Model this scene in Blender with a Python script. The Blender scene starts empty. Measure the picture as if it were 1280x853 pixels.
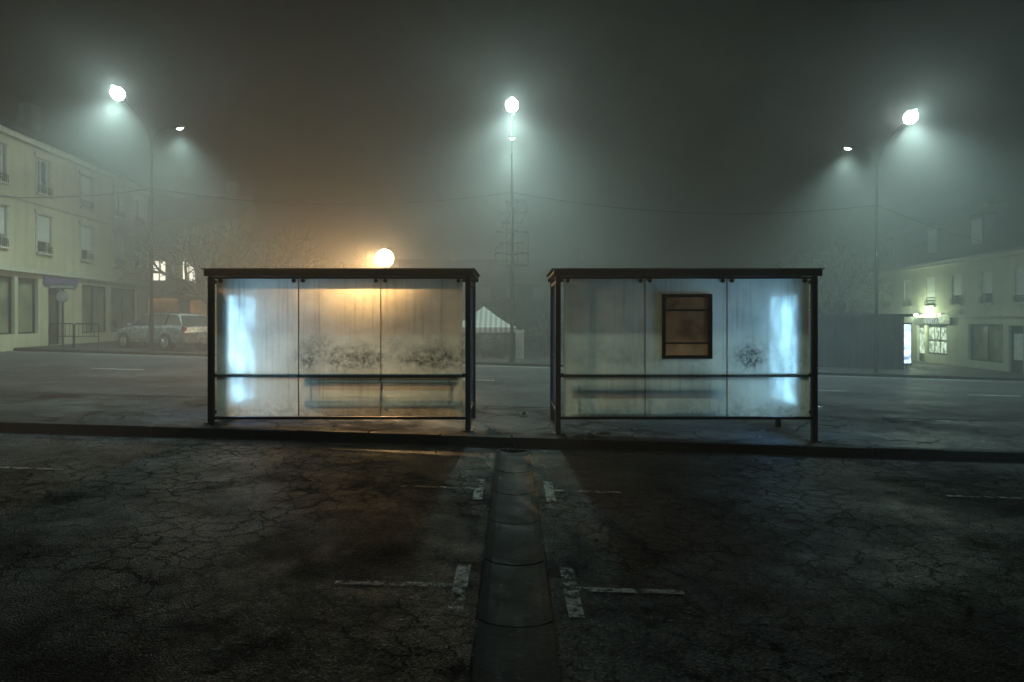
import bpy, math, random
from mathutils import Vector, Matrix
random.seed(7)
sc = bpy.context.scene
sc.view_settings.view_transform = 'Standard'
sc.view_settings.look = 'None'
sc.view_settings.exposure = 0
SL = 0.03
def gz(x):
    x = max(-45, min(45, x))
    return -SL * x

# ---------------------------------------------------------------- materials
def newmat(name):
    m = bpy.data.materials.new(name); m.use_nodes = True
    nt = m.node_tree
    for n in list(nt.nodes): nt.nodes.remove(n)
    out = nt.nodes.new('ShaderNodeOutputMaterial')
    return m, nt, out
class N:
    def __init__(s, nt): s.nt = nt
    def n(s, t, **kw):
        nd = s.nt.nodes.new(t)
        for k, v in kw.items(): setattr(nd, k, v)
        return nd
    def set(s, sock, v):
        if isinstance(v, bpy.types.NodeSocket): s.nt.links.new(v, sock)
        else:
            if isinstance(v, tuple) and len(v) == 3 and sock.type == 'RGBA': v = (*v, 1)
            sock.default_value = v
    def pos(s, kind='Object'):
        if kind == 'World': return s.n('ShaderNodeNewGeometry').outputs['Position']
        return s.n('ShaderNodeTexCoord').outputs[kind]
    def mapv(s, v, scale=(1, 1, 1), loc=(0, 0, 0)):
        m = s.n('ShaderNodeMapping'); s.set(m.inputs['Vector'], v)
        m.inputs['Scale'].default_value = scale; m.inputs['Location'].default_value = loc
        return m.outputs[0]
    def noise(s, v, scale, detail=4, rough=.55):
        m = s.n('ShaderNodeTexNoise'); s.set(m.inputs['Vector'], v)
        m.inputs['Scale'].default_value = scale; m.inputs['Detail'].default_value = detail
        m.inputs['Roughness'].default_value = rough
        return m
    def math(s, op, a, b=0., c=None, clamp=False):
        m = s.n('ShaderNodeMath', operation=op); m.use_clamp = clamp
        s.set(m.inputs[0], a); s.set(m.inputs[1], b)
        if c is not None: s.set(m.inputs[2], c)
        return m.outputs[0]
    def rng(s, v, a, b, c=0., d=1.):
        m = s.n('ShaderNodeMapRange'); m.clamp = True
        s.set(m.inputs[0], v)
        for i, x in enumerate((a, b, c, d)): m.inputs[i + 1].default_value = x
        return m.outputs[0]
    def mix(s, f, a, b, blend='MIX'):
        m = s.n('ShaderNodeMix', data_type='RGBA', blend_type=blend)
        s.set(m.inputs[0], f); s.set(m.inputs[6], a); s.set(m.inputs[7], b)
        return m.outputs[2]
    def bump(s, h, strength, dist, normal=None):
        m = s.n('ShaderNodeBump'); m.inputs['Strength'].default_value = strength
        m.inputs['Distance'].default_value = dist; s.set(m.inputs['Height'], h)
        if normal is not None: s.set(m.inputs['Normal'], normal)
        return m.outputs[0]
    def princ(s, **kw):
        p = s.n('ShaderNodeBsdfPrincipled')
        for k, v in kw.items(): s.set(p.inputs[k.replace('_', ' ')], v)
        return p
    def mixs(s, f, a, b):
        m = s.n('ShaderNodeMixShader'); s.set(m.inputs[0], f)
        s.nt.links.new(a, m.inputs[1]); s.nt.links.new(b, m.inputs[2]); return m.outputs[0]
    def link(s, a, b): s.nt.links.new(a, b)

def simple(name, col, rough=.6, metal=0., var=.25, scale=6., bump=.0, spec=.5):
    m, nt, out = newmat(name); g = N(nt)
    p0 = g.pos('Object')
    nz = g.noise(p0, scale, 3).outputs['Fac']
    dark = tuple(c * (1 - var) for c in col); lite = tuple(min(1, c * (1 + var)) for c in col)
    c = g.mix(g.rng(nz, .3, .7), dark, lite)
    r = g.rng(nz, .3, .7, max(.02, rough - .1), min(1, rough + .1))
    p = g.princ(Base_Color=c, Roughness=r, Metallic=metal)
    p.inputs['Specular IOR Level'].default_value = spec
    if bump: g.link(g.bump(g.noise(p0, scale * 6, 3).outputs['Fac'], bump, .01), p.inputs['Normal'])
    g.link(p.outputs[0], out.inputs[0]); return m

def emis(name, col, st, pattern=None, sample=True, lo=.25):
    m, nt, out = newmat(name); g = N(nt)
    e = g.n('ShaderNodeEmission')
    if pattern:
        v = g.mapv(g.pos('Object'), pattern)
        nz = g.noise(v, 1., 3).outputs['Fac']
        s = g.rng(nz, .38, .62, st * lo, st * 1.4)
        g.set(e.inputs['Strength'], s)
    else: e.inputs['Strength'].default_value = st
    e.inputs['Color'].default_value = (*col, 1)
    if not sample:
        try: m.cycles.emission_sampling = 'NONE'
        except Exception: pass
    g.link(e.outputs[0], out.inputs[0]); return m

def asphalt(name, lo, hi, crack=True, r0=.5, r1=.8, s0=.02, s1=.2, crack_scale=2.6, cw=1., chip=.6, midb=.008):
    m, nt, out = newmat(name); g = N(nt)
    P = g.pos('World')
    big = g.noise(P, .45, 3, .6); bigf = big.outputs['Fac']
    mid = g.noise(P, 2.6, 6, .78); midf = mid.outputs['Fac']
    peb = g.n('ShaderNodeTexVoronoi'); g.set(peb.inputs['Vector'], P); peb.inputs['Scale'].default_value = 70
    bm = g.math('ADD', g.math('MULTIPLY', bigf, .55), g.math('MULTIPLY', midf, .45))
    col = g.mix(g.rng(bm, .38, .62), lo, hi)
    pc = g.n('ShaderNodeSeparateColor'); g.set(pc.inputs[0], peb.outputs['Color'])
    col = g.mix(g.rng(pc.outputs[0], .3, 1., 0., .8), col, tuple(min(1, c * 2.8) for c in hi))
    col = g.mix(g.math('MULTIPLY', g.math('GREATER_THAN', pc.outputs[1], .985), chip), col, (.25, .23, .2))
    rough = g.rng(bm, .40, .60, r1, r0)
    spec = g.math('MULTIPLY', g.rng(bm, .38, .62, s0, s1), g.rng(pc.outputs[2], .3, 1., .35, 2.4))
    h = g.math('ADD', g.math('MULTIPLY', peb.outputs['Distance'], -.010), g.math('MULTIPLY', midf, midb))
    if crack:
        vm = g.n('ShaderNodeVectorMath', operation='MULTIPLY_ADD')
        g.set(vm.inputs[0], mid.outputs['Color']); vm.inputs[1].default_value = (.4, .4, 0); g.set(vm.inputs[2], P)
        vor = g.n('ShaderNodeTexVoronoi', feature='DISTANCE_TO_EDGE'); g.set(vor.inputs['Vector'], vm.outputs[0])
        vor.inputs['Scale'].default_value = crack_scale
        bs = g.n('ShaderNodeSeparateColor'); g.set(bs.inputs[0], big.outputs['Color'])
        msk = g.rng(bs.outputs[1], .40, .58)
        cr = g.math('MULTIPLY', g.rng(vor.outputs['Distance'], .008 * cw, .040 * cw, 1, 0), msk)
        col = g.mix(g.math('MULTIPLY', cr, .9), col, (.002, .002, .002))
        h = g.math('ADD', h, g.math('MULTIPLY', cr, -.012))
        spec = g.math('MULTIPLY', spec, g.math('SUBTRACT', 1., g.math('MULTIPLY', cr, .95)))
    p = g.princ(Base_Color=col, Roughness=rough, Normal=g.bump(h, .85, 1.))
    g.set(p.inputs['Specular IOR Level'], spec)
    g.link(p.outputs[0], out.inputs[0]); return m

def paint_mat(name, wear=.5, lo=(.3, .3, .28), hi=(.8, .8, .76)):
    m, nt, out = newmat(name); g = N(nt)
    P = g.pos('World')
    a = g.noise(P, 14., 6, .75).outputs['Fac']; b = g.noise(P, 2.0, 3).outputs['Fac']
    k = g.math('ADD', g.math('MULTIPLY', a, .6), g.math('MULTIPLY', b, .4))
    k = g.rng(k, wear - .05, wear + .06)
    p = g.princ(Base_Color=g.mix(g.rng(a, .3, .7), lo, hi), Roughness=.6)
    t = g.n('ShaderNodeBsdfTransparent')
    g.link(g.mixs(k, t.outputs[0], p.outputs[0]), out.inputs[0]); return m

def frosted(name, tint=(.95, .89, .68), clear=.035):
    m, nt, out = newmat(name); g = N(nt)
    P = g.pos('World')
    sep = g.n('ShaderNodeSeparateXYZ'); g.set(sep.inputs[0], P)
    x = sep.outputs['X']; z = sep.outputs['Z']
    streak = g.noise(g.mapv(P, (22, 1, .7)), 1., 4, .6).outputs['Fac']
    cloud = g.noise(P, 1.3, 4, .6).outputs['Fac']
    spots = g.noise(P, 11., 8, .82).outputs['Fac']
    blob = g.noise(g.mapv(P, (1, 1, 1), (3.3, 0, 1.2)), 2.6, 3).outputs['Fac']
    band = g.math('MULTIPLY', g.rng(z, .92, 1.15), g.rng(z, 1.1, 1.6, 1, 0))
    where = g.math('ADD', g.math('MULTIPLY', g.rng(x, -3.3, -2.9), g.rng(x, -.5, .5, 1, .3)), g.math('MULTIPLY', g.rng(x, 3.2, 3.4, 0, .7), g.rng(x, 3.6, 3.75, 1, 0)), clamp=True)
    smear = g.math('MULTIPLY', g.math('MULTIPLY', g.math('MULTIPLY', g.rng(spots, .38, .62), g.rng(blob, .32, .54)), band), where)
    low = g.rng(z, .33, .75, .5, 0)
    mould = g.math('MULTIPLY', g.rng(spots, .42, .65), low)
    drip = g.math('MULTIPLY', g.rng(streak, .52, .70), .22)
    speck = g.math('MULTIPLY', g.math('GREATER_THAN', g.noise(P, 60., 2).outputs['Fac'], .73), .35)
    d = g.math('MAXIMUM', g.math('MAXIMUM', g.math('MULTIPLY', smear, 1.15), mould), g.math('MAXIMUM', drip, speck))
    d = g.math('ADD', d, g.rng(cloud, .35, .7, 0.0, .42), clamp=True)
    col = g.mix(d, tint, (.06, .06, .04))
    tr = g.n('ShaderNodeBsdfTranslucent'); g.set(tr.inputs[0], col)
    rf = g.n('ShaderNodeBsdfRefraction'); g.set(rf.inputs[0], col); rf.inputs['Roughness'].default_value = .7; rf.inputs['IOR'].default_value = 1.2
    df = g.n('ShaderNodeBsdfDiffuse'); g.set(df.inputs[0], g.mix(.6, col, (.1, .1, .1)))
    gl = g.n('ShaderNodeBsdfGlossy'); gl.inputs['Roughness'].default_value = .3
    tp = g.n('ShaderNodeBsdfTransparent'); g.set(tp.inputs[0], tint)
    a = g.mixs(.27, tr.outputs[0], rf.outputs[0])
    a = g.mixs(.06, a, df.outputs[0])
    a = g.mixs(.02, a, gl.outputs[0])
    a = g.mixs(g.rng(cloud, .35, .7, clear * 1.6, clear * .6), a, tp.outputs[0])
    g.link(a, out.inputs[0]); return m

def clearglass(name, tint=(.8, .85, .83)):
    m, nt, out = newmat(name); g = N(nt)
    tp = g.n('ShaderNodeBsdfTransparent'); tp.inputs[0].default_value = (*tint, 1)
    gl = g.n('ShaderNodeBsdfGlossy'); gl.inputs['Roughness'].default_value = .05
    tr = g.n('ShaderNodeBsdfTranslucent'); tr.inputs[0].default_value = (.6, .6, .6, 1)
    a = g.mixs(.12, tp.outputs[0], gl.outputs[0]); a = g.mixs(g.rng(g.noise(g.pos('World'), 5, 3).outputs['Fac'], .35, .7, .05, .3), a, tr.outputs[0])
    g.link(a, out.inputs[0]); return m

def plaster(name, c1, c2):
    m, nt, out = newmat(name); g = N(nt)
    P = g.pos('Object')
    a = g.noise(P, .5, 4, .65).outputs['Fac']
    s = g.noise(g.mapv(P, (3, 3, .25)), 1., 4, .6).outputs['Fac']
    col = g.mix(g.rng(a, .35, .65), c1, c2)
    col = g.mix(g.rng(s, .5, .75, 0, .45), col, tuple(c * .4 for c in c1))
    p = g.princ(Base_Color=col, Roughness=.9)
    g.link(p.outputs[0], out.inputs[0]); return m

def shutter(name):
    m, nt, out = newmat(name); g = N(nt)
    w = g.n('ShaderNodeTexWave', wave_type='BANDS', bands_direction='Z'); g.set(w.inputs[0], g.pos('Object')); w.inputs['Scale'].default_value = 4.
    p = g.princ(Base_Color=g.mix(g.noise(g.pos('Object'), 1.5, 3).outputs['Fac'], (.5, .5, .47), (.75, .75, .7)), Roughness=.6, Normal=g.bump(w.outputs['Fac'], .6, .02))
    g.link(p.outputs[0], out.inputs[0]); return m

def slate(name):
    m, nt, out = newmat(name); g = N(nt)
    b = g.n('ShaderNodeTexBrick'); g.set(b.inputs[0], g.mapv(g.pos('Object'), (1, 1, 1)))
    b.inputs['Scale'].default_value = 4; b.inputs['Color1'].default_value = (.03, .03, .034, 1); b.inputs['Color2'].default_value = (.05, .05, .055, 1); b.inputs['Mortar'].default_value = (.012, .012, .012, 1)
    p = g.princ(Base_Color=b.outputs[0], Roughness=.6)
    g.link(p.outputs[0], out.inputs[0]); return m

def stripes(name):
    m, nt, out = newmat(name); g = N(nt)
    w = g.n('ShaderNodeTexWave', wave_type='BANDS', bands_direction='X'); g.set(w.inputs[0], g.pos('Object')); w.inputs['Scale'].default_value = 1.4
    col = g.mix(g.math('GREATER_THAN', w.outputs['Fac'], .5), (.6, .6, .57), (.26, .29, .31))
    p = g.princ(Base_Color=col, Roughness=.7)
    t = g.n('ShaderNodeBsdfTranslucent'); g.set(t.inputs[0], col)
    g.link(g.mixs(.35, p.outputs[0], t.outputs[0]), out.inputs[0]); return m

MAT = {}
MAT['carpark'] = asphalt('car_park_asphalt', (.014, .0125, .011), (.034, .030, .027), True, .38, .75, .03, .19, crack_scale=4.4, cw=1.2, chip=.7)
MAT['road'] = asphalt('road_asphalt', (.020, .020, .022), (.034, .034, .037), False, .45, .7, .02, .12)
MAT['pave'] = asphalt('pavement_asphalt', (.012, .012, .012), (.028, .027, .026), True, .4, .75, .02, .2, crack_scale=1.6)
MAT['kerb'] = simple('kerb_stone', (.03, .029, .028), .7, bump=.5, scale=5, spec=.1)
MAT['conc'] = simple('channel_concrete', (.034, .030, .026), .65, var=.6, bump=.6, scale=4, spec=.1)
MAT['paint'] = paint_mat('worn_white_paint', .49)
MAT['paintr'] = paint_mat('road_white_paint', .42)
MAT['frame'] = simple('dark_painted_steel', (.007, .007, .008), .5, metal=0., var=.3, scale=9, spec=.15)
MAT['galv'] = simple('galvanised_steel', (.22, .23, .23), .5, metal=.7)
MAT['pole'] = simple('dark_lamp_post_paint', (.03, .03, .03), .6, spec=.2)
MAT['glass'] = frosted('misted_glass')
MAT['cglass'] = clearglass('clear_glass')
MAT['wood'] = simple('bench_wood', (.03, .02, .014), .55)
MAT['adlight'] = emis('lightbox_face', (.24, .56, 1.), 8.5, (1.2, 3.4, 2.6), lo=.12)
MAT['lamp'] = emis('lamp_lens', (.85, 1., .95), 90., sample=False)
MAT['lampo'] = emis('sodium_globe', (1., .76, .45), 40., sample=False)
MAT['plasL'] = plaster('cream_plaster', (.44, .39, .26), (.58, .52, .36))
MAT['plasR'] = plaster('pale_plaster', (.38, .37, .28), (.54, .51, .39))
MAT['plasD'] = plaster('grey_render', (.2, .19, .17), (.3, .28, .25))
MAT['trim'] = simple('stone_trim', (.48, .45, .36), .8)
MAT['shutter'] = shutter('roller_shutter')
MAT['slate'] = slate('slate_roof')
MAT['wglass'] = simple('window_glass', (.05, .055, .05), .12, var=.4, scale=.8, spec=.8)
MAT['shopglass'] = simple('shop_glass', (.2, .19, .12), .35, var=.6, scale=1.2, spec=.8)  # faint glow of the lit shop windows is put into the pane colour
MAT['litw'] = emis('lit_window', (1., .93, .75), 2.2, sample=False)
MAT['lito'] = emis('lit_doorway', (1., .5, .18), .2, (1, 1, 1), sample=False)
MAT['poster'] = emis('lit_posters', (.75, 1., .7), 1.4, (6, 6, 7), sample=False)
MAT['green'] = emis('shop_lamp', (.75, 1., .65), 30., sample=False)
MAT['bluep'] = emis('lit_sign_panel', (.55, .75, 1.), 3., (2, 2, 3), sample=False)
MAT['signtext'] = emis('sign_letters', (.8, .95, .85), .8, sample=False)
MAT['bark'] = simple('bark', (.03, .027, .022), .9, scale=20)
MAT['car'] = simple('silver_car_paint', (.34, .36, .38), .28, metal=.6, var=.05)
MAT['tyre'] = simple('rubber', (.02, .02, .02), .8)
MAT['hub'] = simple('alloy', (.45, .45, .46), .35, metal=.8)
MAT['carlamp'] = simple('car_lamp_glass', (.5, .5, .5), .1)
MAT['redlamp'] = simple('red_lamp_glass', (.3, .02, .01), .15)
MAT['canvas'] = stripes('striped_canvas')
MAT['white'] = simple('white_panel', (.55, .55, .53), .5)
MAT['signw'] = simple('sign_face', (.35, .35, .35), .4)
MAT['cont'] = simple('dark_cladding', (.02, .02, .02), .6)
MAT['litter'] = simple('paper_litter', (.6, .55, .42), .8, scale=14)
MAT['leafm'] = simple('shrub_leaf', (.04, .055, .03), .8)
MAT['purple'] = simple('shop_fascia', (.12, .08, .2), .5)
MAT['stone'] = simple('gravel_chips', (.26, .25, .24), .5, scale=30)
m, nt, out = newmat('amber_backing_sheet'); g = N(nt)
P = g.pos('World'); nz = g.noise(P, 2.2, 4).outputs['Fac']
c = g.mix(g.rng(nz, .35, .65), (.13, .055, .022), (.50, .23, .09))
t = g.n('ShaderNodeBsdfTranslucent'); g.set(t.inputs[0], c)
d = g.n('ShaderNodeBsdfDiffuse'); g.set(d.inputs[0], g.mix(.5, c, (.1, .05, .02)))
g.link(g.mixs(.3, t.outputs[0], d.outputs[0]), out.inputs[0]); MAT['amber'] = m

# ---------------------------------------------------------------- mesh builder
class MB:
    def __init__(s): s.v = []; s.f = []; s.m = []; s.mats = []
    def mi(s, k):
        if k not in s.mats: s.mats.append(k)
        return s.mats.index(k)
    def poly(s, pts, k):
        b = len(s.v); s.v += [Vector(p) for p in pts]
        s.f.append(tuple(range(b, b + len(pts)))); s.m.append(s.mi(k))
    def box(s, x0, x1, y0, y1, z0, z1, k, sl=0., mat=None):
        b = len(s.v)
        P = [Vector((x, y, z - sl * x)) for z in (z0, z1) for y in (y0, y1) for x in (x0, x1)]
        if mat: P = [mat @ p for p in P]
        s.v += P
        for q in ((0, 2, 3, 1), (4, 5, 7, 6), (0, 1, 5, 4), (2, 6, 7, 3), (0, 4, 6, 2), (1, 3, 7, 5)):
            s.f.append(tuple(b + i for i in q)); s.m.append(s.mi(k))
    def tube(s, p0, p1, r0, r1, k, n=8, caps=True):
        p0 = Vector(p0); p1 = Vector(p1); d = (p1 - p0)
        if d.length < 1e-6: return
        d.normalize(); a = d.orthogonal().normalized(); c = d.cross(a)
        b = len(s.v)
        for p, r in ((p0, r0), (p1, r1)):
            for i in range(n):
                t = 2 * math.pi * i / n; s.v.append(p + a * (r * math.cos(t)) + c * (r * math.sin(t)))
        for i in range(n):
            j = (i + 1) % n; s.f.append((b + i, b + j, b + n + j, b + n + i)); s.m.append(s.mi(k))
        if caps:
            s.f.append(tuple(b + i for i in reversed(range(n)))); s.m.append(s.mi(k))
            s.f.append(tuple(b + n + i for i in range(n))); s.m.append(s.mi(k))
    def path(s, pts, r, k, n=6):
        rs = r if isinstance(r, list) else [r] * len(pts)
        for i in range(len(pts) - 1): s.tube(pts[i], pts[i + 1], rs[i], rs[i + 1], k, n)
    def ell(s, c, r, k, mat=None, nu=16, nv=8, v0=-90, v1=90):
        b = len(s.v); c = Vector(c); mat = mat or Matrix.Identity(3)
        for j in range(nv + 1):
            ph = math.radians(v0 + (v1 - v0) * j / nv)
            for i in range(nu):
                th = 2 * math.pi * i / nu
                s.v.append(c + mat @ Vector((r[0] * math.cos(ph) * math.cos(th), r[1] * math.cos(ph) * math.sin(th), r[2] * math.sin(ph))))
        for j in range(nv):
            for i in range(nu):
                i2 = (i + 1) % nu
                s.f.append((b + j * nu + i, b + j * nu + i2, b + (j + 1) * nu + i2, b + (j + 1) * nu + i)); s.m.append(s.mi(k))
    def loft(s, rings, k, cap=True):
        n = len(rings[0]); b = len(s.v)
        for r in rings: s.v += [Vector(p) for p in r]
        for j in range(len(rings) - 1):
            for i in range(n):
                i2 = (i + 1) % n
                kk = k(j, i) if callable(k) else k
                s.f.append((b + j * n + i, b + j * n + i2, b + (j + 1) * n + i2, b + (j + 1) * n + i)); s.m.append(s.mi(kk))
        if cap:
            kk = k(0, 0) if callable(k) else k
            s.f.append(tuple(b + i for i in reversed(range(n)))); s.m.append(s.mi(kk))
            o = b + (len(rings) - 1) * n
            s.f.append(tuple(o + i for i in range(n))); s.m.append(s.mi(kk))
    def obj(s, name, parent=None, world=True, smooth=False, bevel=0.):
        me = bpy.data.meshes.new(name)
        off = parent.location if (parent and world) else Vector((0, 0, 0))
        me.from_pydata([tuple(v - off) for v in s.v], [], s.f)
        for k in s.mats: me.materials.append(MAT[k])
        me.polygons.foreach_set('material_index', s.m)
        if smooth: me.polygons.foreach_set('use_smooth', [True] * len(s.f))
        me.update()
        o = bpy.data.objects.new(name, me); sc.collection.objects.link(o)
        if parent: o.parent = parent
        if bevel:
            md = o.modifiers.new('bevel', 'BEVEL'); md.width = bevel; md.segments = 2; md.limit_method = 'ANGLE'
        return o
def empty(name, loc, rz=0.):
    e = bpy.data.objects.new(name, None); e.location = Vector(loc); e.rotation_euler = (0, 0, rz)
    e.empty_display_size = .3
    sc.collection.objects.link(e); return e
def light(name, kind, loc, power, col, parent, world=True, **kw):
    l = bpy.data.lights.new(name, kind); l.energy = power; l.color = col
    o = bpy.data.objects.new(name, l); sc.collection.objects.link(o)
    o.parent = parent; o.location = Vector(loc) - (parent.location if world else Vector((0, 0, 0)))
    for k, v in kw.items():
        if k == 'rot': o.rotation_euler = v
        else: setattr(l, k, v)
    return o

# ---------------------------------------------------------------- ground
def sheet(name, xs, ys, zf, k):
    b = MB(); nx = len(xs)
    for y in ys:
        for x in xs: b.v.append(Vector((x, y, zf(x, y))))
    mi = b.mi(k)
    for j in range(len(ys) - 1):
        for i in range(nx - 1):
            a = j * nx + i; b.f.append((a, a + 1, a + nx + 1, a + nx)); b.m.append(mi)
    return b.obj(name)
CH0, CH1 = -.195, .235
def dip(x):
    if x <= CH0 - .01 or x >= CH1 + .01: return 0
    c = (CH0 + CH1) / 2; t = abs(x - c) / ((CH1 - CH0) / 2)
    return -.012 - .035 * max(0, 1 - t * t)
KY = 9.45
xs = [-400, -45, -20, -8, -4, -1, CH0 - .02, CH0, -.12, -.04, .02, .08, .16, CH1, CH1 + .02, 1, 4, 8, 20, 45, 400]
sheet('ground', xs, [-60, -8, 0, 2, 4, 6, 8, KY - .02, KY + .1, 20, 60, 500],
      lambda x, y: gz(x) + (dip(x) if y < KY else 0), 'carpark')
xr = [-400, -45, 0, 45, 400]
sheet('road', xr, [12.9, 26.05], lambda x, y: gz(x) + .004, 'road')
b = MB()
b.box(-60, 60, KY + .16, 12.8, -.3, .118, 'pave', sl=SL)
plat = b.obj('bus_platform_pavement')
def kerbs(name, y0, y1, h, xa=-45, xb=45):
    b = MB(); x = xa
    while x < xb:
        j = random.uniform(-.004, .004)
        b.box(x + .006, x + .994, y0 + j, y1 - .002, -.2, h + j, 'kerb', sl=SL)
        x += 1.0
    return b.obj(name, bevel=.015)
kerbs('kerb', KY, KY + .16, .122)
kerbs('kerb', 12.8, 12.95, .122)
kerbs('kerb', 26.0, 26.15, .112)
b = MB(); b.box(-60, 60, 26.15, 75, -.3, .105, 'pave', sl=SL)
b.obj('far_pavement')

# drainage channel
b = MB()
y = -1.02
while y < KY - .25:
    y1 = min(y + .975, KY - .22)
    pr = [CH0, CH0 + .05, CH0 + .11, .02, CH1 - .11, CH1 - .05, CH1]
    jz = random.uniform(-.005, .005)
    for i in range(len(pr) - 1):
        xa, xb = pr[i], pr[i + 1]
        za = gz(xa) + dip(xa) + .008 + jz; zb = gz(xb) + dip(xb) + .008 + jz
        if i == 0: za = gz(xa) + .004
        if i == len(pr) - 2: zb = gz(xb) + .004
        b.poly([(xa, y, za), (xb, y, zb), (xb, y1, zb), (xa, y1, za)], 'conc')
        b.poly([(xa, y, za - .03), (xb, y, zb - .03), (xb, y, zb), (xa, y, za)], 'conc')
    y += 1.0
b.obj('drainage_channel')
b = MB()
for i in range(9):
    x = CH0 + .02 + i * .047; b.box(x, x + .026, KY - .2, KY - .02, -.03, -.004, 'frame', sl=SL)
b.box(CH0 - .01, CH1 + .01, KY - .215, KY - .2, -.04, 0.0, 'frame', sl=SL)
b.box(CH0 - .01, CH1 + .01, KY - .02, KY - .005, -.04, 0.0, 'frame', sl=SL)
b.obj('drain_grate')

# painted markings
b = MB()
def mark(x0, x1, y0, y1, k='paint', dz=.009, sk=0):
    b.poly([(x0, y0, gz(x0) + dz), (x1, y0 + sk, gz(x1) + dz), (x1, y1 + sk, gz(x1) + dz), (x0, y1, gz(x0) + dz)], k)
for yc, y0, y1 in ((7.02, 6.58, 7.4), (4.45, 4.02, 4.83), (1.9, 1.5, 2.3)):
    mark(-.385, -.29, y0, y1); mark(.335, .43, y0, y1)
    mark(-1.15, -.39, yc - .035, yc + .035); mark(.435, 1.12, yc - .035, yc + .035)
for X in (-5.3, 5.2): mark(X - .55, X + .5, 7.27, 7.33)
b.obj('parking_bay_marking')
b = MB()
x = -42
while x < 42:
    mark(x, x + 1.5, 19.4, 19.52, 'paintr', .008); x += 5.0
for x in range(-40, 40, 4): mark(x, x + 3.96, 13.4, 13.53, 'paintr', .008)
for x in range(-40, 40, 4): mark(x, x + 3.96, 25.3, 25.4, 'paintr', .008)
b.obj('road_marking')

# gravel chips and litter
b = MB()
for i in range(1800):
    x = random.uniform(-9, 9); y = random.uniform(2, 13.2) if i % 3 else random.uniform(8.6, 9.4)
    if KY - .05 < y < KY + .2: continue
    z = gz(x) + (.12 if KY < y < 12.9 else dip(x)) + .004
    r = random.uniform(.003, .010) * (1 if random.random() < .93 else 2)
    a = random.random() * 6.28
    p = [(x + r * math.cos(a + t), y + r * math.sin(a + t), z) for t in (0, 2.1, 4.2)]
    t = (x, y, z + r * .9)
    for q in range(3): b.poly([p[q], p[(q + 1) % 3], t], 'stone')
b.obj('gravel')
def litter(x, y, w, d, h=.02):
    e = MB(); n = 5; z = gz(x) + .124
    for i in range(n):
        for j in range(3):
            def q(a, c):
                random.seed(int(a * 31 + c * 17 + x * 100)); return (x + w * a / n, y + d * c / 3, z + random.uniform(.003, h))
            e.poly([q(i, j), q(i + 1, j), q(i + 1, j + 1), q(i, j + 1)], 'litter')
    e.obj('paper_litter')
for a in ((1.08, 9.72, .33, .10, .06), (.12, 11.6, .16, .12, .07), (1.55, 10.3, .12, .08, .05), (1.82, 10.3, .06, .06, .04), (.55, 10.6, .05, .05, .03), (-.3, 10.1, .05, .04, .03), (-2.6, 9.8, .08, .05, .03), (3.6, 10.0, .07, .05, .03)): litter(*a)
random.seed(11)

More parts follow.
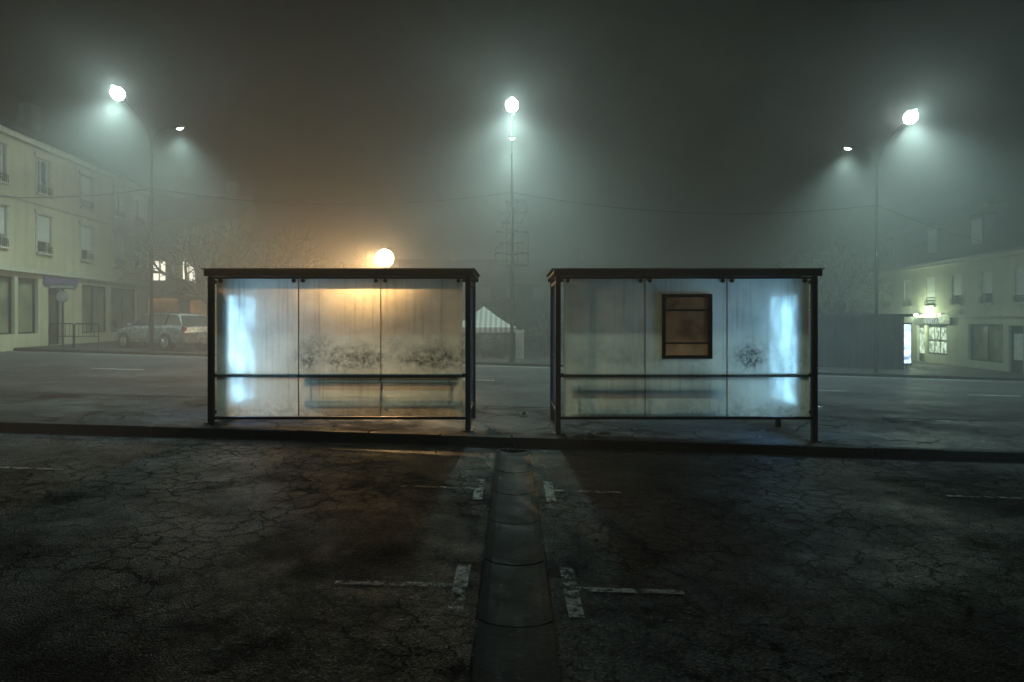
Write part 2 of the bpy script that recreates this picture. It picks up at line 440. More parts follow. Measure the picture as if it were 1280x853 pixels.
# ---------------------------------------------------------------- bus shelters
YB = 9.9; YF = 11.25; ZR = 2.48
def shelter(x0, x1, adside, bench, case=False):
    cx = (x0 + x1) / 2
    e = empty('bus_shelter', (cx, YB, gz(cx) + .12))
    f = MB()
    pw = .075
    for x in (x0, x1):
        s = 1 if x == x0 else -1
        xa, xb = sorted((x, x + s * pw))
        g0 = gz(x) + .12
        f.box(xa, xb, YB - .04, YB + .045, g0 - .02, ZR - .1, 'frame')
        f.box(xa, xb, YF - .04, YF + .04, g0 - .02, ZR - .1, 'frame')
        f.box(xa - .04, xb + .04, YB - .08, YB + .08, g0 - .01, g0 + .012, 'frame')
        f.box(xa + .01, xb - .01, YB + .05, YF - .05, .38, .42, 'frame')
        f.box(xa + .01, xb - .01, YB + .05, YF - .05, 2.28, 2.33, 'frame')
    f.box(x0 + pw + .002, x1 - pw - .002, YB - .02, YB + .03, .305, .345, 'frame')
    f.box(x0 + pw + .002, x1 - pw - .002, YB + .02, YB + .075, .915, .97, 'frame')
    f.box(x0 + pw + .002, x1 - pw - .002, YB - .025, YB + .035, 2.345, 2.378, 'frame')
    f.obj('frame', e, bevel=.006)
    r = MB()
    r.box(x0 - .03, x1 + .04, YB - .10, YB - .04, ZR - .10, ZR - .005, 'frame')
    r.box(x0 - .03, x1 + .04, YF + .15, YF + .22, ZR - .1, ZR - .005, 'frame')
    r.box(x0 - .03, x1 + .04, YB - .038, YF + .148, ZR - .06, ZR - .02, 'frame')
    for k in range(4):
        x = x0 + (x1 - x0) * (k + .5) / 4; r.box(x - .025, x + .025, YB - .03, YF + .14, ZR - .1, ZR - .062, 'frame')
    r.box(x0 - .06, x1 + .07, YB - .12, YF + .24, ZR - .003, ZR + .010, 'frame')
    r.obj('roof', e, bevel=.006)
    ga, gb = x0 + pw + .035, x1 - pw - .035
    w = (gb - ga) / 3; p = MB(); cl = MB()
    for i in range(3):
        a, c = ga + i * w + .007, ga + (i + 1) * w - .007
        if case and i == 1:
            hx0, hx1, hz0, hz1 = 2.17, 2.89, 1.19, 2.12
            p.poly([(a, YB, .35), (c, YB, .35), (c, YB, hz0), (a, YB, hz0)], 'glass')
            p.poly([(a, YB, hz1), (c, YB, hz1), (c, YB, 2.345), (a, YB, 2.345)], 'glass')
            p.poly([(a, YB, hz0), (hx0, YB, hz0), (hx0, YB, hz1), (a, YB, hz1)], 'glass')
            p.poly([(hx1, YB, hz0), (c, YB, hz0), (c, YB, hz1), (hx1, YB, hz1)], 'glass')
        else:
            p.poly([(a, YB, .35), (c, YB, .35), (c, YB, 2.343), (a, YB, 2.343)], 'glass')
        for xx in (a + .06, c - .06):
            cl.tube((xx, YB - .03, 2.315), (xx, YB + .03, 2.315), .028, .028, 'frame', 10)
            cl.box(xx - .012, xx + .012, YB - .02, YB - .004, 2.315, 2.36, 'frame')
    p.obj('rear_glass', e); cl.obj('glass_clamps', e)
    ed = MB()
    for i in (1, 2):
        xx = ga + i * w; ed.box(xx - .005, xx + .005, YB - .006, YB + .006, .35, 2.34, 'white')
    ed.obj('bright_gap_strips', e)  # white strips stand in for light shining through the gaps between panes
    s = MB()
    for side, x in (('L', x0 + pw / 2), ('R', x1 - pw / 2)):
        if side != adside: s.poly([(x, YB + .06, .43), (x, YF - .06, .43), (x, YF - .06, 2.27), (x, YB + .06, 2.27)], 'cglass')
    s.obj('side_glass', e)
    xa = x0 + .02 if adside == 'L' else x1 - .02
    sg = 1 if adside == 'L' else -1
    A = MB(); xi, xo = sorted((xa, xa + sg * .16))
    y0_, y1_ = YB + .26, YF + .05
    za, zb = .42, 2.18
    A.box(xi, xo, y0_, y0_ + .05, za, zb, 'frame'); A.box(xi, xo, y1_ - .05, y1_, za, zb, 'frame')
    A.box(xi, xo, y0_ + .05, y1_ - .05, za, za + .06, 'frame'); A.box(xi, xo, y0_ + .05, y1_ - .05, zb - .06, zb, 'frame')
    A.box(xi + .01, xo - .01, y0_ + .05, y1_ - .05, za + .06, zb - .06, 'adlight')
    A.obj('advertising_light_box', e)
    bx0, bx1 = bench; B = MB(); bz = gz((bx0 + bx1) / 2) + .12 + .44
    for k in range(4):
        yy = YB + .18 + k * .1; B.box(bx0, bx1, yy, yy + .085, bz - .035, bz, 'wood')
    B.box(bx0 + .02, bx1 - .02, YB + .12, YB + .16, bz + .2, bz + .30, 'wood')
    for xx in (bx0 + .12, (bx0 + bx1) / 2, bx1 - .12):
        B.box(xx - .02, xx + .02, YB + .12, YB + .58, bz - .08, bz - .037, 'frame')
        B.tube((xx, YB + .14, bz - .05), (xx, YB + .14, bz + .36), .016, .016, 'frame')
    B.obj('bench', e, bevel=.006)
    if case:
        C = MB(); t = .045
        C.box(hx0, hx1, YB - .06, YB + .05, hz1 - t, hz1, 'frame'); C.box(hx0, hx1, YB - .06, YB + .05, hz0, hz0 + t, 'frame')
        C.box(hx0, hx0 + t, YB - .06, YB + .05, hz0 + t, hz1 - t, 'frame'); C.box(hx1 - t, hx1, YB - .06, YB + .05, hz0 + t, hz1 - t, 'frame')
        C.box(hx0 + t, hx1 - t, YB - .03, YB - .01, 1.875, 1.905, 'frame'); C.box(hx0 + t, hx1 - t, YB - .03, YB - .01, 1.40, 1.425, 'frame')
        C.poly([(hx0 + t, YB + .02, hz0 + t), (hx1 - t, YB + .02, hz0 + t), (hx1 - t, YB + .02, hz1 - t), (hx0 + t, YB + .02, hz1 - t)], 'amber')
        C.obj('timetable_case', e)
    return e
shelter(-4.40, -.60, 'L', (-3.05, -.78))
shelter(.63, 4.42, 'R', (.85, 3.1), case=True)

# ---------------------------------------------------------------- street lamps
PY = 26.5
LC = (.66, 1., .91)
def street_lamp(X):
    g0 = gz(X) + .1
    e = empty('street_lamp', (X, PY, g0)); z = lambda h: gz(X) + h
    m = MB()
    m.tube((X, PY, g0), (X, PY, g0 + .03), .2, .2, 'pole', 12)
    m.tube((X, PY, g0), (X, PY, g0 + 1.2), .09, .09, 'pole', 12)
    m.tube((X, PY, g0 + 1.2), (X, PY, z(8.2)), .07, .04, 'pole', 12)
    for s in (-1, 1):
        pts = [(X, PY, z(7.9)), (X, PY + s * .12, z(8.35)), (X, PY + s * .5, z(8.8)), (X, PY + s * 1.1, z(9.08)), (X, PY + s * 1.8, z(9.28))]
        m.path(pts, .018, 'pole', 8)
    m.obj('pole', e, smooth=False)
    for s in (-1, 1):
        tilt = math.radians(20) * s
        R = Matrix.Rotation(tilt, 3, 'X')
        c = Vector((X, PY + s * 2.2, z(9.42)))
        h = MB()
        h.ell(c, (.17, .42, .09), 'pole', R, 16, 6, 0, 90)
        h.ell(c, (.17, .42, .02), 'pole', R, 16, 3, -90, 0)
        h.obj('lamp_housing', e, smooth=True)
        bo = MB(); cc = c + R @ Vector((0, s * .06, -.03))
        lr = (.22, .25, .23) if s < 0 else (.10, .2, .07)
        bo.ell(cc + Vector((0, 0, 0 if s > 0 else -.05)), lr, 'lamp', R, 20, 10, -90, 0 if s > 0 else 75)
        bo.obj('lamp_lens', e, smooth=True)
        d = R @ Vector((0, 0, -1))
        light('lamp_light', 'SPOT', cc + d * .36, 3300 if s < 0 else 2200, LC, e, rot=(math.radians(12 if s < 0 else 4) * s, 0, 0), spot_size=math.radians(134), spot_blend=1., shadow_soft_size=.3)
        if s < 0: light('lamp_glow', 'POINT', cc + Vector((0, -.36, -.06)), 300, LC, e, shadow_soft_size=.05)
    return e
for X in (-14., 0., 14.15): street_lamp(X)

# sodium globe lamp
X, Y = -5.13, 27.5; zc = 1.75 + 77 * Y / 853
e = empty('globe_lamp', (X, Y, gz(X) + .1)); m = MB()
m.tube((X, Y, gz(X) + .1), (X, Y, zc - .28), .06, .045, 'pole', 10); m.tube((X, Y, gz(X) + .1), (X, Y, gz(X) + .5), .1, .09, 'pole', 10)
m.tube((X, Y, zc - .38), (X, Y, zc - .32), .12, .14, 'pole', 12)
m.obj('post', e)
m = MB(); m.ell((X, Y, zc), (.36, .36, .36), 'lampo', None, 24, 14); m.obj('globe', e, smooth=True)
m = MB(); m.tube((X, Y, zc + .35), (X, Y, zc + .39), .1, .05, 'pole', 12); m.obj('cap', e)
OC = (1., .60, .25)
light('globe_and_fill_light', 'POINT', (X, Y - .42, zc), 420, OC, e, shadow_soft_size=.06)
light('globe_and_fill_light', 'SPOT', (X, Y - .42, zc), 5600, OC, e, rot=(math.radians(-67), 0, math.radians(-8)), spot_size=math.radians(68), spot_blend=1., shadow_soft_size=.12)  # added fill spot, not part of the globe; warms the shelter glass from behind

# ---------------------------------------------------------------- christmas frame + cables
e = empty('christmas_light_frame', (0, PY, 3.8)); m = MB()
for k, (zz, w) in enumerate(((6.3, .25), (5.9, .55), (5.5, .4), (5.15, .62), (4.7, .45), (4.3, .68), (3.85, .6))):
    pts = [(w * math.cos(t * math.pi / 6), PY - .16 + .12 * math.sin(t * math.pi / 6), zz + .05 * math.sin(t * 2.1 + k)) for t in range(13)]
    m.path(pts, .014, 'pole', 4)
m.path([(-.62, PY - .2, 3.85), (-.62, PY - .2, 4.5), (.0, PY - .2, 4.9), (.62, PY - .2, 6.0), (.5, PY - .2, 6.35), (-.1, PY - .2, 6.4)], .014, 'pole', 4)
m.path([(.62, PY - .2, 3.85), (.62, PY - .2, 5.1), (-.4, PY - .2, 5.3), (.1, PY - .2, 6.1)], .014, 'pole', 4)
for sx in (-.2, .2): m.tube((sx, PY - .2, 3.8), (sx, PY - .2, 6.4), .014, .014, 'pole', 4)
m.obj('wire_frame', e)
m = MB()
def cable(a, b_, sag, n=18):
    a = Vector(a); b_ = Vector(b_); pts = []
    for i in range(n + 1):
        t = i / n; p = a.lerp(b_, t); p.z -= sag * 4 * t * (1 - t); pts.append(p)
    m.path(pts, .012, 'frame', 5)
cable((-14, PY, 6.85), (0, PY, 6.7), .55); cable((0, PY, 6.7), (14.15, PY, 6.2), .55)
cable((-14, PY, 6.85), (-19.0, 25.2, 6.3), .15); cable((14.15, PY, 6.2), (21.9, 30, 4.9), .15)
cable((0, PY, 2.6), (-1.3, 30.5, 2.4), .1)
m.obj('overhead_cable')

# ---------------------------------------------------------------- buildings
def building(name, loc, rz, L, D, H, holes, wall, roofh, mansard=False, dormers=(), cornices=(), trims=True):
    e = empty(name, loc, rz)
    us = sorted({0, L} | {h[0] for h in holes} | {h[1] for h in holes}); zs = sorted({-1.0, H} | {h[2] for h in holes} | {h[3] for h in holes})
    w = MB()
    for i in range(len(us) - 1):
        for j in range(len(zs) - 1):
            uc = (us[i] + us[i + 1]) / 2; zc = (zs[j] + zs[j + 1]) / 2
            if any(h[0] < uc < h[1] and h[2] < zc < h[3] for h in holes): continue
            w.poly([(us[i], 0, zs[j]), (us[i + 1], 0, zs[j]), (us[i + 1], 0, zs[j + 1]), (us[i], 0, zs[j + 1])], wall)
    w.poly([(0, D, -1), (0, 0, -1), (0, 0, H), (0, D, H)], wall); w.poly([(L, 0, -1), (L, D, -1), (L, D, H), (L, 0, H)], wall)
    w.poly([(L, D, -1), (0, D, -1), (0, D, H), (L, D, H)], wall)
    dp = .2
    for (a, b_, c, d, k) in holes:
        w.poly([(a, 0, c), (a, dp, c), (a, dp, d), (a, 0, d)], wall); w.poly([(b_, dp, c), (b_, 0, c), (b_, 0, d), (b_, dp, d)], wall)
        w.poly([(a, 0, d), (a, dp, d), (b_, dp, d), (b_, 0, d)], wall); w.poly([(a, dp, c), (a, 0, c), (b_, 0, c), (b_, dp, c)], wall)
    w.obj('walls', e, world=False)
    p = MB()
    for (a, b_, c, d, k) in holes:
        mm = {'shutter': 'wglass', 'glass': 'wglass', 'lit': 'litw', 'shop': 'shopglass', 'door': 'wglass', 'poster': 'shopglass', 'lito': 'lito', 'white': 'white'}[k]
        p.poly([(a, dp, c), (b_, dp, c), (b_, dp, d), (a, dp, d)], mm)
        fr = .06; fm = 'white' if k in ('glass', 'shutter', 'lit') else 'frame'
        p.box(a, b_, .12, .19, d - fr, d, fm); p.box(a, b_, .12, .19, c, c + fr, fm)
        p.box(a, a + fr, .12, .19, c + fr, d - fr, fm); p.box(b_ - fr, b_, .12, .19, c + fr, d - fr, fm)
        nm = max(0, round((b_ - a) / 1.3) - 1) if k in ('shop', 'poster') else (1 if k in ('glass', 'lit') else 0)
        for q in range(nm):
            x = a + (b_ - a) * (q + 1) / (nm + 1); p.box(x - .03, x + .03, .13, .185, c + fr, d - fr, fm)
        if k == 'shutter':
            fr2 = random.choice((.03, .05, .05, .3)); p.box(a + .01, b_ - .01, .05, .10, c + (d - c) * fr2, d - .004, 'shutter')
        if k in ('glass', 'shutter'):
            p.box(a - .1, b_ + .1, -.10, -.003, c - .1, c - .02, 'trim')
            for zz in (.12, .26): p.box(a - .05, b_ + .05, -.07, -.05, c + zz, c + zz + .025, 'frame')
            n = 9
            for q in range(n + 1):
                x = a - .05 + (b_ - a + .1) * q / n; p.box(x - .008, x + .008, -.068, -.052, c - .02, c + .27, 'frame')
            if trims:
                p.box(a - .14, a - .02, -.03, -.003, c, d + .02, 'trim'); p.box(b_ + .02, b_ + .14, -.03, -.003, c, d + .02, 'trim')
                p.box(a - .2, b_ + .2, -.06, -.003, d + .025, d + .18, 'trim')
    p.obj('windows', e, world=False)
    c = MB()
    for zz, h, o in cornices: c.box(-.05, L + .05, -o, -.003, zz, zz + h, 'trim')
    c.tube((L - .15, -.06, 0), (L - .15, -.06, H), .045, .045, 'galv', 8); c.tube((-.1, -o - .05, H + .02), (L + .1, -o - .05, H + .02), .06, .06, 'galv', 8)
    c.obj('cornices', e, world=False)
    r = MB()
    if mansard:
        i = .9
        r.poly([(-.1, -.15, H), (L + .1, -.15, H), (L + .1, i, H + roofh), (-.1, i, H + roofh)], 'slate')
        r.poly([(-.1, i, H + roofh), (L + .1, i, H + roofh), (L + .1, D - i, H + roofh + .4), (-.1, D - i, H + roofh + .4)], 'slate')
        r.poly([(L + .1, D + .15, H), (-.1, D + .15, H), (-.1, D - i, H + roofh + .4), (L + .1, D - i, H + roofh + .4)], 'slate')
        for x in (-.1, L + .1): r.poly([(x, -.15, H), (x, i, H + roofh), (x, D - i, H + roofh + .4), (x, D + .15, H)], wall)
        for u in dormers:
            y0 = .12; a, b_ = u - .55, u + .55; zb, zt = H + .45, H + 1.95
            r.box(a, b_, y0, 1.4, zb, zt, 'slate'); r.box(a + .12, b_ - .12, y0 - .03, y0 - .003, zb + .15, zt - .12, 'shutter')
            r.box(a - .08, b_ + .08, y0 - .12, 1.5, zt + .003, zt + .08, 'slate')
    else:
        r.poly([(-.1, -.4, H - .05), (L + .1, -.4, H - .05), (L + .1, D / 2, H + roofh), (-.1, D / 2, H + roofh)], 'slate')
        r.poly([(L + .1, D + .4, H - .05), (-.1, D + .4, H - .05), (-.1, D / 2, H + roofh), (L + .1, D / 2, H + roofh)], 'slate')
        for x in (0, L): r.poly([(x, 0, H), (x, D, H), (x, D / 2, H + roofh - .1)], wall)
    for u in (L * .25, L * .8):
        r.box(u - .4, u + .4, D * .5 - .3, D * .5 + .3, H + roofh * .5, H + roofh + 1.1, 'plasD')
        for q in (-.2, .2): r.tube((u + q, D * .5, H + roofh + 1.1), (u + q, D * .5, H + roofh + 1.4), .1, .09, 'kerb', 8)
    r.obj('roof', e, world=False)
    return e
holes = []
for u in (1.1, 4.0, 7.3, 10.4, 12.6):
    holes.append((u - .47, u + .47, 3.85, 5.35, 'shutter')); holes.append((u - .47, u + .47, 6.25, 7.65, 'glass' if u != 7.3 else 'shutter'))
holes += [(.3, 2.1, .55, 2.75, 'shop'), (2.3, 3.6, .55, 2.75, 'shop'), (4.3, 5.3, .05, 2.5, 'door'), (6.9, 9.3, .5, 2.7, 'shop'), (9.6, 12.4, .5, 2.7, 'shop')]
Lb = building('plaster_shop_building', (-16.55 - .094 * 24, 24, gz(-19) + .08), math.radians(95.37), 13.6, 9, 8.25, holes, 'plasL', 2.6, cornices=((2.95, .16, .16), (8.0, .22, .25), (5.75, .1, .06)))
m = MB(); m.box(3.9, 6.4, -.1, -.004, 2.56, 2.9, 'purple'); m.obj('shop_fascia', Lb, world=False)

hol = []
for u in (1.3, 3.2, 5.1): hol.append((u - .45, u + .45, 3.6, 5.0, 'lit' if u < 4 else 'shutter')); hol.append((u - .45, u + .45, 6.0, 7.2, 'shutter'))
hol += [(.5, 2.6, .3, 2.5, 'lito'), (3.2, 4.4, .05, 2.4, 'lito')]
building('corner_house', (-25.2, 46, gz(-23) + .08), math.radians(8), 6.5, 7, 7.8, hol, 'plasL', 2.2, cornices=((2.9, .12, .1), (7.6, .18, .2)))

hr = []
for k in range(-2, 5):
    u = 7.03 + 2.52 * k; hr.append((u - .45, u + .45, 3.15, 4.65, 'shutter'))
hr += [(1., 3.6, .4, 2.1, 'shop'), (5.6, 6.4, .05, 2.15, 'poster'), (6.6, 8.7, .5, 2.1, 'poster'), (10.6, 13.3, .4, 2.15, 'shop'), (13.7, 14.7, .05, 2.1, 'door'), (15.3, 17.4, .4, 2.15, 'shop')]
Rb = building('mansard_shop_building', (19.35 + .09 * 44, 44, gz(22) + .05), math.radians(-95.14), 18.1, 9, 5.4, hr, 'plasR', 2.5, mansard=True, dormers=(2., 7., 11.1, 15.3), cornices=((2.5, .12, .12), (5.2, .2, .22)), trims=False)
m = MB()
for i, (u, z0, z1, w) in enumerate(((6.75, 1.3, 1.95, .45), (7.35, 1.3, 1.95, .45), (7.95, 1.3, 1.95, .45), (6.75, .6, 1.2, .45), (7.35, .6, 1.2, .45), (7.95, .6, 1.2, .45), (5.7, .5, 1.9, .5))):
    m.box(u, u + w, .08, .11, z0, z1, 'poster')
m.obj('lit_posters', Rb, world=False)
m = MB(); m.box(5.5, 9.2, -.14, -.004, 2.14, 2.48, 'cont'); m.ell((6.2, -.35, 2.62), (.10, .10, .08), 'green'); m.tube((6.2, 0, 2.7), (6.2, -.35, 2.7), .02, .02, 'frame')
m.ell((8.6, -.35, 2.62), (.07, .07, .06), 'green'); m.tube((8.6, 0, 2.7), (8.6, -.35, 2.7), .02, .02, 'frame')
m.box(13.9, 14.5, .1, .118, .6, 1.75, 'white')
m.obj('shop_sign', Rb, world=False)
tx = bpy.data.curves.new('sign_letters', 'FONT'); tx.body = 'VANYA'; tx.size = .42; tx.extrude = .015; tx.align_x = 'CENTER'; tx.align_y = 'CENTER'
to = bpy.data.objects.new('sign_letters', tx); sc.collection.objects.link(to); to.parent = Rb; to.location = (7.4, -.17, 2.31); to.rotation_euler = (math.pi / 2, 0, 0); tx.materials.append(MAT['signtext'])
light('shop_lamp_light', 'POINT', (6.9, -.8, 2.5), 320, (.75, 1., .65), Rb, world=False, shadow_soft_size=.1)

# dark market hut
e = empty('market_hut', (15, 29.6, gz(15) + .1)); m = MB()
b0 = gz(15) + .05
m.box(12.4, 17.0, 29.6, 32.2, b0, 1.92, 'cont')
for k in range(15): m.box(12.45 + k * .31, 12.49 + k * .31, 29.57, 29.598, b0, 1.9, 'frame')
m.obj('cladding', e)
m = MB(); m.poly([(12.2, 29.3, 1.94), (17.2, 29.3, 1.94), (17.2, 32.5, 2.06), (12.2, 32.5, 2.06)], 'cont'); m.box(12.2, 17.2, 29.28, 29.32, 1.88, 2.0, 'cont'); m.obj('roof', e)
e = empty('illuminated_sign', (17.45, 30.2, gz(17.4) + .1)); m = MB()
m.box(17.28, 17.62, 30.15, 30.25, gz(17.4) + .35, 1.55, 'bluep'); m.box(17.25, 17.65, 30.14, 30.26, gz(17.4) + .25, gz(17.4) + .348, 'frame'); m.box(17.25, 17.65, 30.14, 30.26, 1.552, 1.62, 'frame')
m.tube((17.45, 30.2, gz(17.4)), (17.45, 30.2, gz(17.4) + .3), .04, .04, 'frame'); m.obj('sign_box', e)

hf = [(u - .5, u + .5, z, z + 1.4, 'shutter') for u in range(2, 27, 3) for z in (1, 4)]
building('terraced_house', (-14, 78, 0), 0, 28, 8, 6.2, hf, 'plasD', 2.8, cornices=((5.9, .2, .2),))

# ---------------------------------------------------------------- market tent
cx, cy = -1.27, 31; e = empty('market_tent', (cx, cy, .14)); m = MB(); w = 1.45
zt, ze, zb = 2.37, 1.42, .14
corners = [(cx - w, cy - w), (cx + w, cy - w), (cx + w, cy + w), (cx - w, cy + w)]
for i in range(4):
    a = corners[i]; c = corners[(i + 1) % 4]
    for q in range(6):
        t0, t1 = q / 6, (q + 1) / 6
        p0 = [(cx + (a[0] - cx) * t0, cy + (a[1] - cy) * t0), (cx + (c[0] - cx) * t0, cy + (c[1] - cy) * t0)]
        p1 = [(cx + (a[0] - cx) * t1, cy + (a[1] - cy) * t1), (cx + (c[0] - cx) * t1, cy + (c[1] - cy) * t1)]
        z0 = ze + (zt - ze) * (1 - t0) ** 1.3; z1 = ze + (zt - ze) * (1 - t1) ** 1.3
        m.poly([(*p0[0], z0), (*p1[0], z1), (*p1[1], z1), (*p0[1], z0)], 'canvas')
    m.poly([(*a, ze), (*c, ze), (c[0], c[1], ze - .22), (a[0], a[1], ze - .22)], 'canvas')
m.obj('canopy', e)
m = MB()
for a in corners: m.tube((*a, 0.1), (*a, ze), .025, .025, 'galv')
m.poly([(cx - w, cy + w - .02, .1), (cx + w, cy + w - .02, .1), (cx + w, cy + w - .02, ze - .2), (cx - w, cy + w - .02, ze - .2)], 'cont')
m.box(cx - 1.1, cx + 1.0, cy - .4, cy + .3, .75, .8, 'wood')
for dx in (-1.0, .9): m.box(cx + dx, cx + dx + .06, cy - .35, cy + .25, .1, .75, 'wood')
m.obj('stall', e)
e2 = empty('electrical_cabinet', (.36, 29.2, .1)); m = MB(); m.box(.18, .5, 29, 29.4, .08, 1.25, 'white'); m.box(.16, .52, 28.98, 29.42, 1.253, 1.3, 'white'); m.box(.21, .47, 28.985, 28.997, .2, 1.18, 'signw'); m.obj('cabinet', e2, bevel=.01)

def foliage(b, c, r, n):
    for i in range(n):
        v = Vector((random.gauss(0, 1), random.gauss(0, 1), random.gauss(0, 1))).normalized() * random.uniform(.5, 1.08)
        p = Vector(c) + Vector((v.x * r[0], v.y * r[1], v.z * r[2])); s = random.uniform(.03, .07)
        a = Vector((random.uniform(-1, 1), random.uniform(-1, 1), random.uniform(-1, 1))).normalized(); d = a.orthogonal().normalized()
        b.poly([p - a * s, p + d * s * .5, p + a * s, p - d * s * .5], 'leafm')
for X in (-1.9, -1.1, -.45):
    s = empty('potted_shrub', (X, 28.9, .1)); m = MB()
    m.tube((X, 28.9, gz(X) + .1), (X, 28.9, gz(X) + .42), .14, .2, 'kerb', 12); m.tube((X, 28.9, .4), (X, 28.9, .7), .02, .02, 'bark', 6)
    foliage(m, (X, 28.9, .82), (.27, .27, .38), 260); m.obj('shrub', s)
m = MB()
for i in range(60): foliage(m, (-10 + i * .4 + random.uniform(-.1, .1), 42 + random.uniform(-.2, .2), gz(-10 + i * .4) + .7 + random.uniform(0, .15)), (.4, .4, .75), 60)
m.obj('hedge')
def sign(name, X, Y, H, board):
    e = empty(name, (X, Y, gz(X) + .1)); m = MB(); g0 = gz(X) + .1
    m.tube((X, Y, g0), (X, Y, g0 + H), .035, .035, 'pole', 8); m.obj('post', e)
    m = MB()
    for kind, z, s in board:
        if kind == 'disc': m.tube((X, Y - .045, g0 + z), (X, Y - .06, g0 + z), s, s, 'signw', 20); m.tube((X, Y - .04, g0 + z), (X, Y - .0449, g0 + z), s * 1.08, s * 1.08, 'frame', 20)
        if kind == 'back': m.tube((X, Y - .045, g0 + z), (X, Y - .06, g0 + z), s, s, 'frame', 20)
        if kind == 'bar': m.box(X - s, X + s, Y - .07, Y - .04, g0 + z - .09, g0 + z + .09, 'cont'); m.box(X - s + .03, X + s - .03, Y - .08, Y - .072, g0 + z - .05, g0 + z + .05, 'signw')
    m.obj('plates', e)
sign('traffic_sign', -17.3, 26.3, 2.55, (('bar', 2.4, .5), ('disc', 2.02, .22)))
sign('traffic_sign', 1.45, 30.5, 2.0, (('back', 1.75, .1),))
sign('traffic_sign', 14.9, 31.0, 3.0, (('back', 2.75, .26),))

# pedestrian railing
e = empty('pedestrian_railing', (-17.3, 27, gz(-17.3) + .1)); m = MB(); g0 = gz(-17.3) + .08
for a in (-18.3, -17.3):
    c = a + .95
    m.path([(a, 27, g0), (a, 27, g0 + .95), (a + .05, 27, g0 + 1.0), (c - .05, 27, g0 + 1.0), (c, 27, g0 + .95), (c, 27, g0)], .022, 'frame', 8)
    m.tube((a, 27, g0 + .5), (c, 27, g0 + .5), .018, .018, 'frame', 6)
    for q in range(1, 6): m.tube((a + q * .158, 27, g0 + .5), (a + q * .158, 27, g0 + 1.0), .01, .01, 'frame', 5)
m.obj('rails', e)

# ---------------------------------------------------------------- trees
def tree(X, Y, H, spread, seed, levels=6):
    random.seed(seed); g0 = gz(X) + .08; e = empty('bare_tree', (X, Y, g0)); m = MB()
    def br(p, d, L, r, lv):
        n = 3; q = p
        for i in range(n):
            d = (d + Vector((random.uniform(-.16, .16), random.uniform(-.16, .16), random.uniform(-.05, .14)))).normalized()
            q2 = q + d * (L / n); m.tube(q, q2, r * (1 - .13 * i), r * (1 - .13 * (i + 1)), 'bark', 7 if lv < 3 else 4, caps=False); q = q2
            if lv < levels and i < n - 1 and lv > 0 and random.random() < .7:
                a = random.uniform(0, 6.28); o = d.orthogonal().normalized(); o = Matrix.Rotation(a, 3, d) @ o
                br(q, (d * .6 + o * .8).normalized(), L * .55, r * .5, lv + 1 if lv + 2 > levels else lv + 2)
        if lv < levels:
            k = random.choice((2, 3)) if lv else 4
            for i in range(k):
                a = 6.28 * i / k + random.uniform(-.6, .6); o = d.orthogonal().normalized(); o = Matrix.Rotation(a, 3, d) @ o
                an = random.uniform(.35, .75) * spread
                br(q, (d + o * an).normalized(), L * random.uniform(.62, .8), r * .62, lv + 1)
    br(Vector((X, Y, g0)), Vector((0, 0, 1)), H * .34, H * .036, 0)
    m.obj('trunk_and_branches', e)
tree(-13.4, 30.5, 5.9, 1.15, 3); tree(-12.6, 37, 6.2, 1.2, 5); tree(-17.2, 40, 6.4, 1.2, 9)
tree(15.3, 33.2, 5.6, 1.15, 4); tree(18.6, 38.5, 5.8, 1.2, 8); tree(-8.5, 45, 6., 1.2, 12)
random.seed(5)

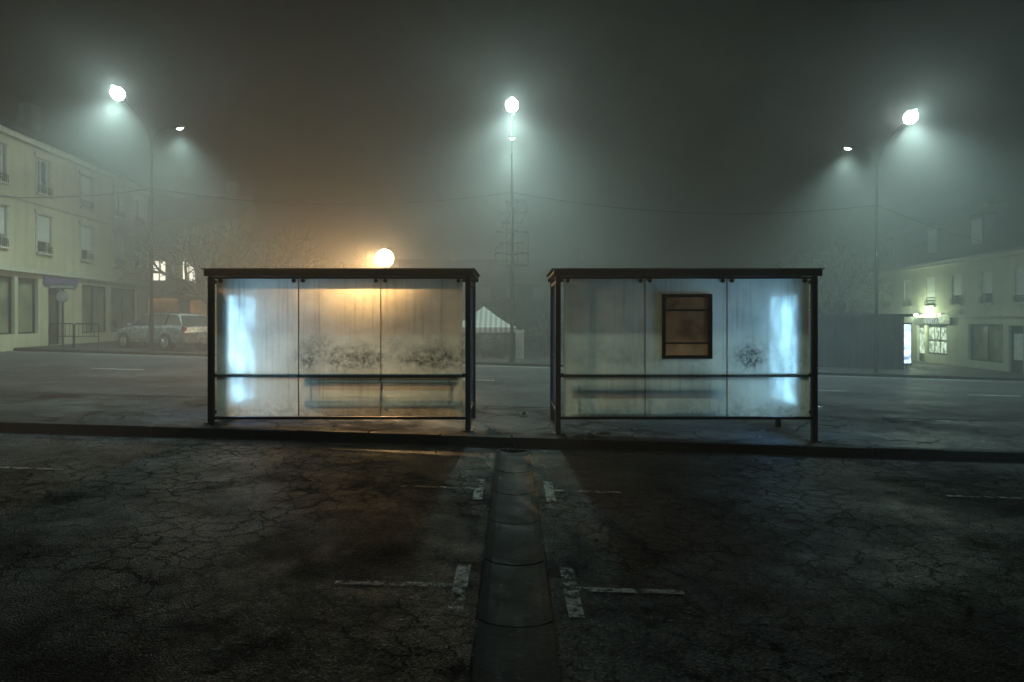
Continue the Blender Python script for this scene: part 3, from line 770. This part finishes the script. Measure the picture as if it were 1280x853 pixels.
# ---------------------------------------------------------------- car
def car(X, Y, rz):
    e = empty('parked_car', (X, Y, gz(X) + .11), rz)
    def ring(x, zb, zt, hw, in_=.9):
        zm = (zb + zt) / 2
        return [(x, -hw * .88, zb), (x, -hw, zb + .12), (x, -hw, zm), (x, -hw * .97, zt - .1), (x, -hw * in_, zt), (x, 0, zt + .025), (x, hw * in_, zt), (x, hw * .97, zt - .1), (x, hw, zm), (x, hw, zb + .12), (x, hw * .88, zb)]
    m = MB()
    st = [(-2.22, .32, .55, .62), (-2.15, .22, .68, .78), (-1.9, .2, .80, .86), (-1.5, .19, .88, .88), (-1.05, .19, .95, .89), (0, .19, .97, .9), (1.2, .19, .99, .9), (1.9, .2, .99, .88), (2.15, .24, .93, .84), (2.22, .32, .7, .76)]
    m.loft([ring(*s) for s in st], 'car'); m.obj('body', e, world=False, smooth=False, bevel=.02)
    m = MB()
    gs = [(-1.1, .95, .95, .78, .76), (-.42, .95, 1.40, .79, .60), (.2, .96, 1.46, .8, .61), (.95, .97, 1.455, .8, .61), (1.6, .97, 1.41, .79, .60), (1.78, .97, 1.36, .78, .58), (2.12, .96, .97, .76, .72)]
    def gr(x, zb, zt, hb, ht): return [(x, -hb, zb), (x, -ht, zt - .03), (x, -ht * .85, zt), (x, ht * .85, zt), (x, ht, zt - .03), (x, hb, zb)]
    m.loft([gr(*s) for s in gs], lambda j, i: ('car' if (i in (1, 2, 3) and 1 <= j <= 4) else 'wglass'), cap=False)
    m.obj('greenhouse', e, world=False)
    m = MB()
    for s in (-1, 1):
        m.path([(-1.1, s * .785, .95), (-.42, s * .61, 1.385), (.2, s * .62, 1.44), (.95, s * .62, 1.435), (1.6, s * .61, 1.39), (1.78, s * .59, 1.34), (2.12, s * .74, .96)], .03, 'car', 6)
        for x in (.2, 1.15): m.tube((x, s * .81, .95), (x, s * .62, 1.43), .03, .03, 'frame', 6)
        m.ell((-.85, s * .98, 1.0), (.07, .1, .07), 'car'); m.tube((-.4, s * .55, 1.48), (1.6, s * .55, 1.47), .015, .015, 'frame', 6)
        m.ell((-2.08, s * .62, .64), (.12, .17, .07), 'carlamp'); m.box(2.12, 2.2, min(s * .6, s * .8), max(s * .6, s * .8), .7, .93, 'redlamp')
        m.box(-1.0, 1.0, s * .905 - .004, s * .905 + .004, .42, .45, 'frame')
    m.box(-2.25, -2.2, -.45, .45, .36, .5, 'frame'); m.box(-2.262, -2.25, -.26, .26, .4, .5, 'signw')
    m.box(2.225, 2.235, -.26, .26, .5, .6, 'signw')
    m.obj('trim', e, world=False)
    m = MB()
    for x in (-1.35, 1.3):
        for s in (-1, 1):
            y0, y1 = s * .70, s * .905
            m.tube((x, y0, .32), (x, y1 + s * .003, .32), .385, .385, 'tyre', 24)
            m.tube((x, y0, .315), (x, y1 + s * .012, .315), .315, .315, 'tyre', 24)
            m.tube((x, y1, .315), (x, y1 + s * .02, .315), .21, .2, 'hub', 20)
            for q in range(5):
                a = q * 1.2566; m.tube((x, y1 + s * .024, .315), (x + .19 * math.cos(a), y1 + s * .024, .315 + .19 * math.sin(a)), .03, .022, 'hub', 5)
    m.obj('wheels', e, world=False)
car(-14.4, 28.3, math.radians(-28))

# ---------------------------------------------------------------- fog and sky
m, nt, out = newmat('fog'); g = N(nt)
v = g.n('ShaderNodeVolumeScatter')
v.inputs['Color'].default_value = (.93, .93, .93, 1); v.inputs['Density'].default_value = .017; v.inputs['Anisotropy'].default_value = .45
g.link(v.outputs[0], out.inputs['Volume']); MAT['fog'] = m
f = MB(); f.box(-80, 80, -15, 110, -8, 11.5, 'fog'); f.obj('fog')
w = bpy.data.worlds.new('World'); sc.world = w; w.use_nodes = True; nt = w.node_tree
bg = nt.nodes['Background']; sky = nt.nodes.new('ShaderNodeTexSky'); sky.sky_type = 'NISHITA'; sky.sun_disc = False
sky.sun_elevation = math.radians(-5); sky.sun_rotation = math.radians(180)
nt.links.new(sky.outputs[0], bg.inputs['Color']); bg.inputs['Strength'].default_value = .002
try: w.cycles.sampling_method = 'NONE'
except Exception: pass

cam = bpy.data.cameras.new('camera'); co = bpy.data.objects.new('camera', cam); sc.collection.objects.link(co)
co.location = (0, 0, 1.75); co.rotation_euler = (math.radians(90), 0, 0); cam.lens = 24; cam.sensor_width = 36
cam.shift_y = -26.5 / 1280; cam.clip_end = 1500; cam.clip_start = .05
sc.camera = co
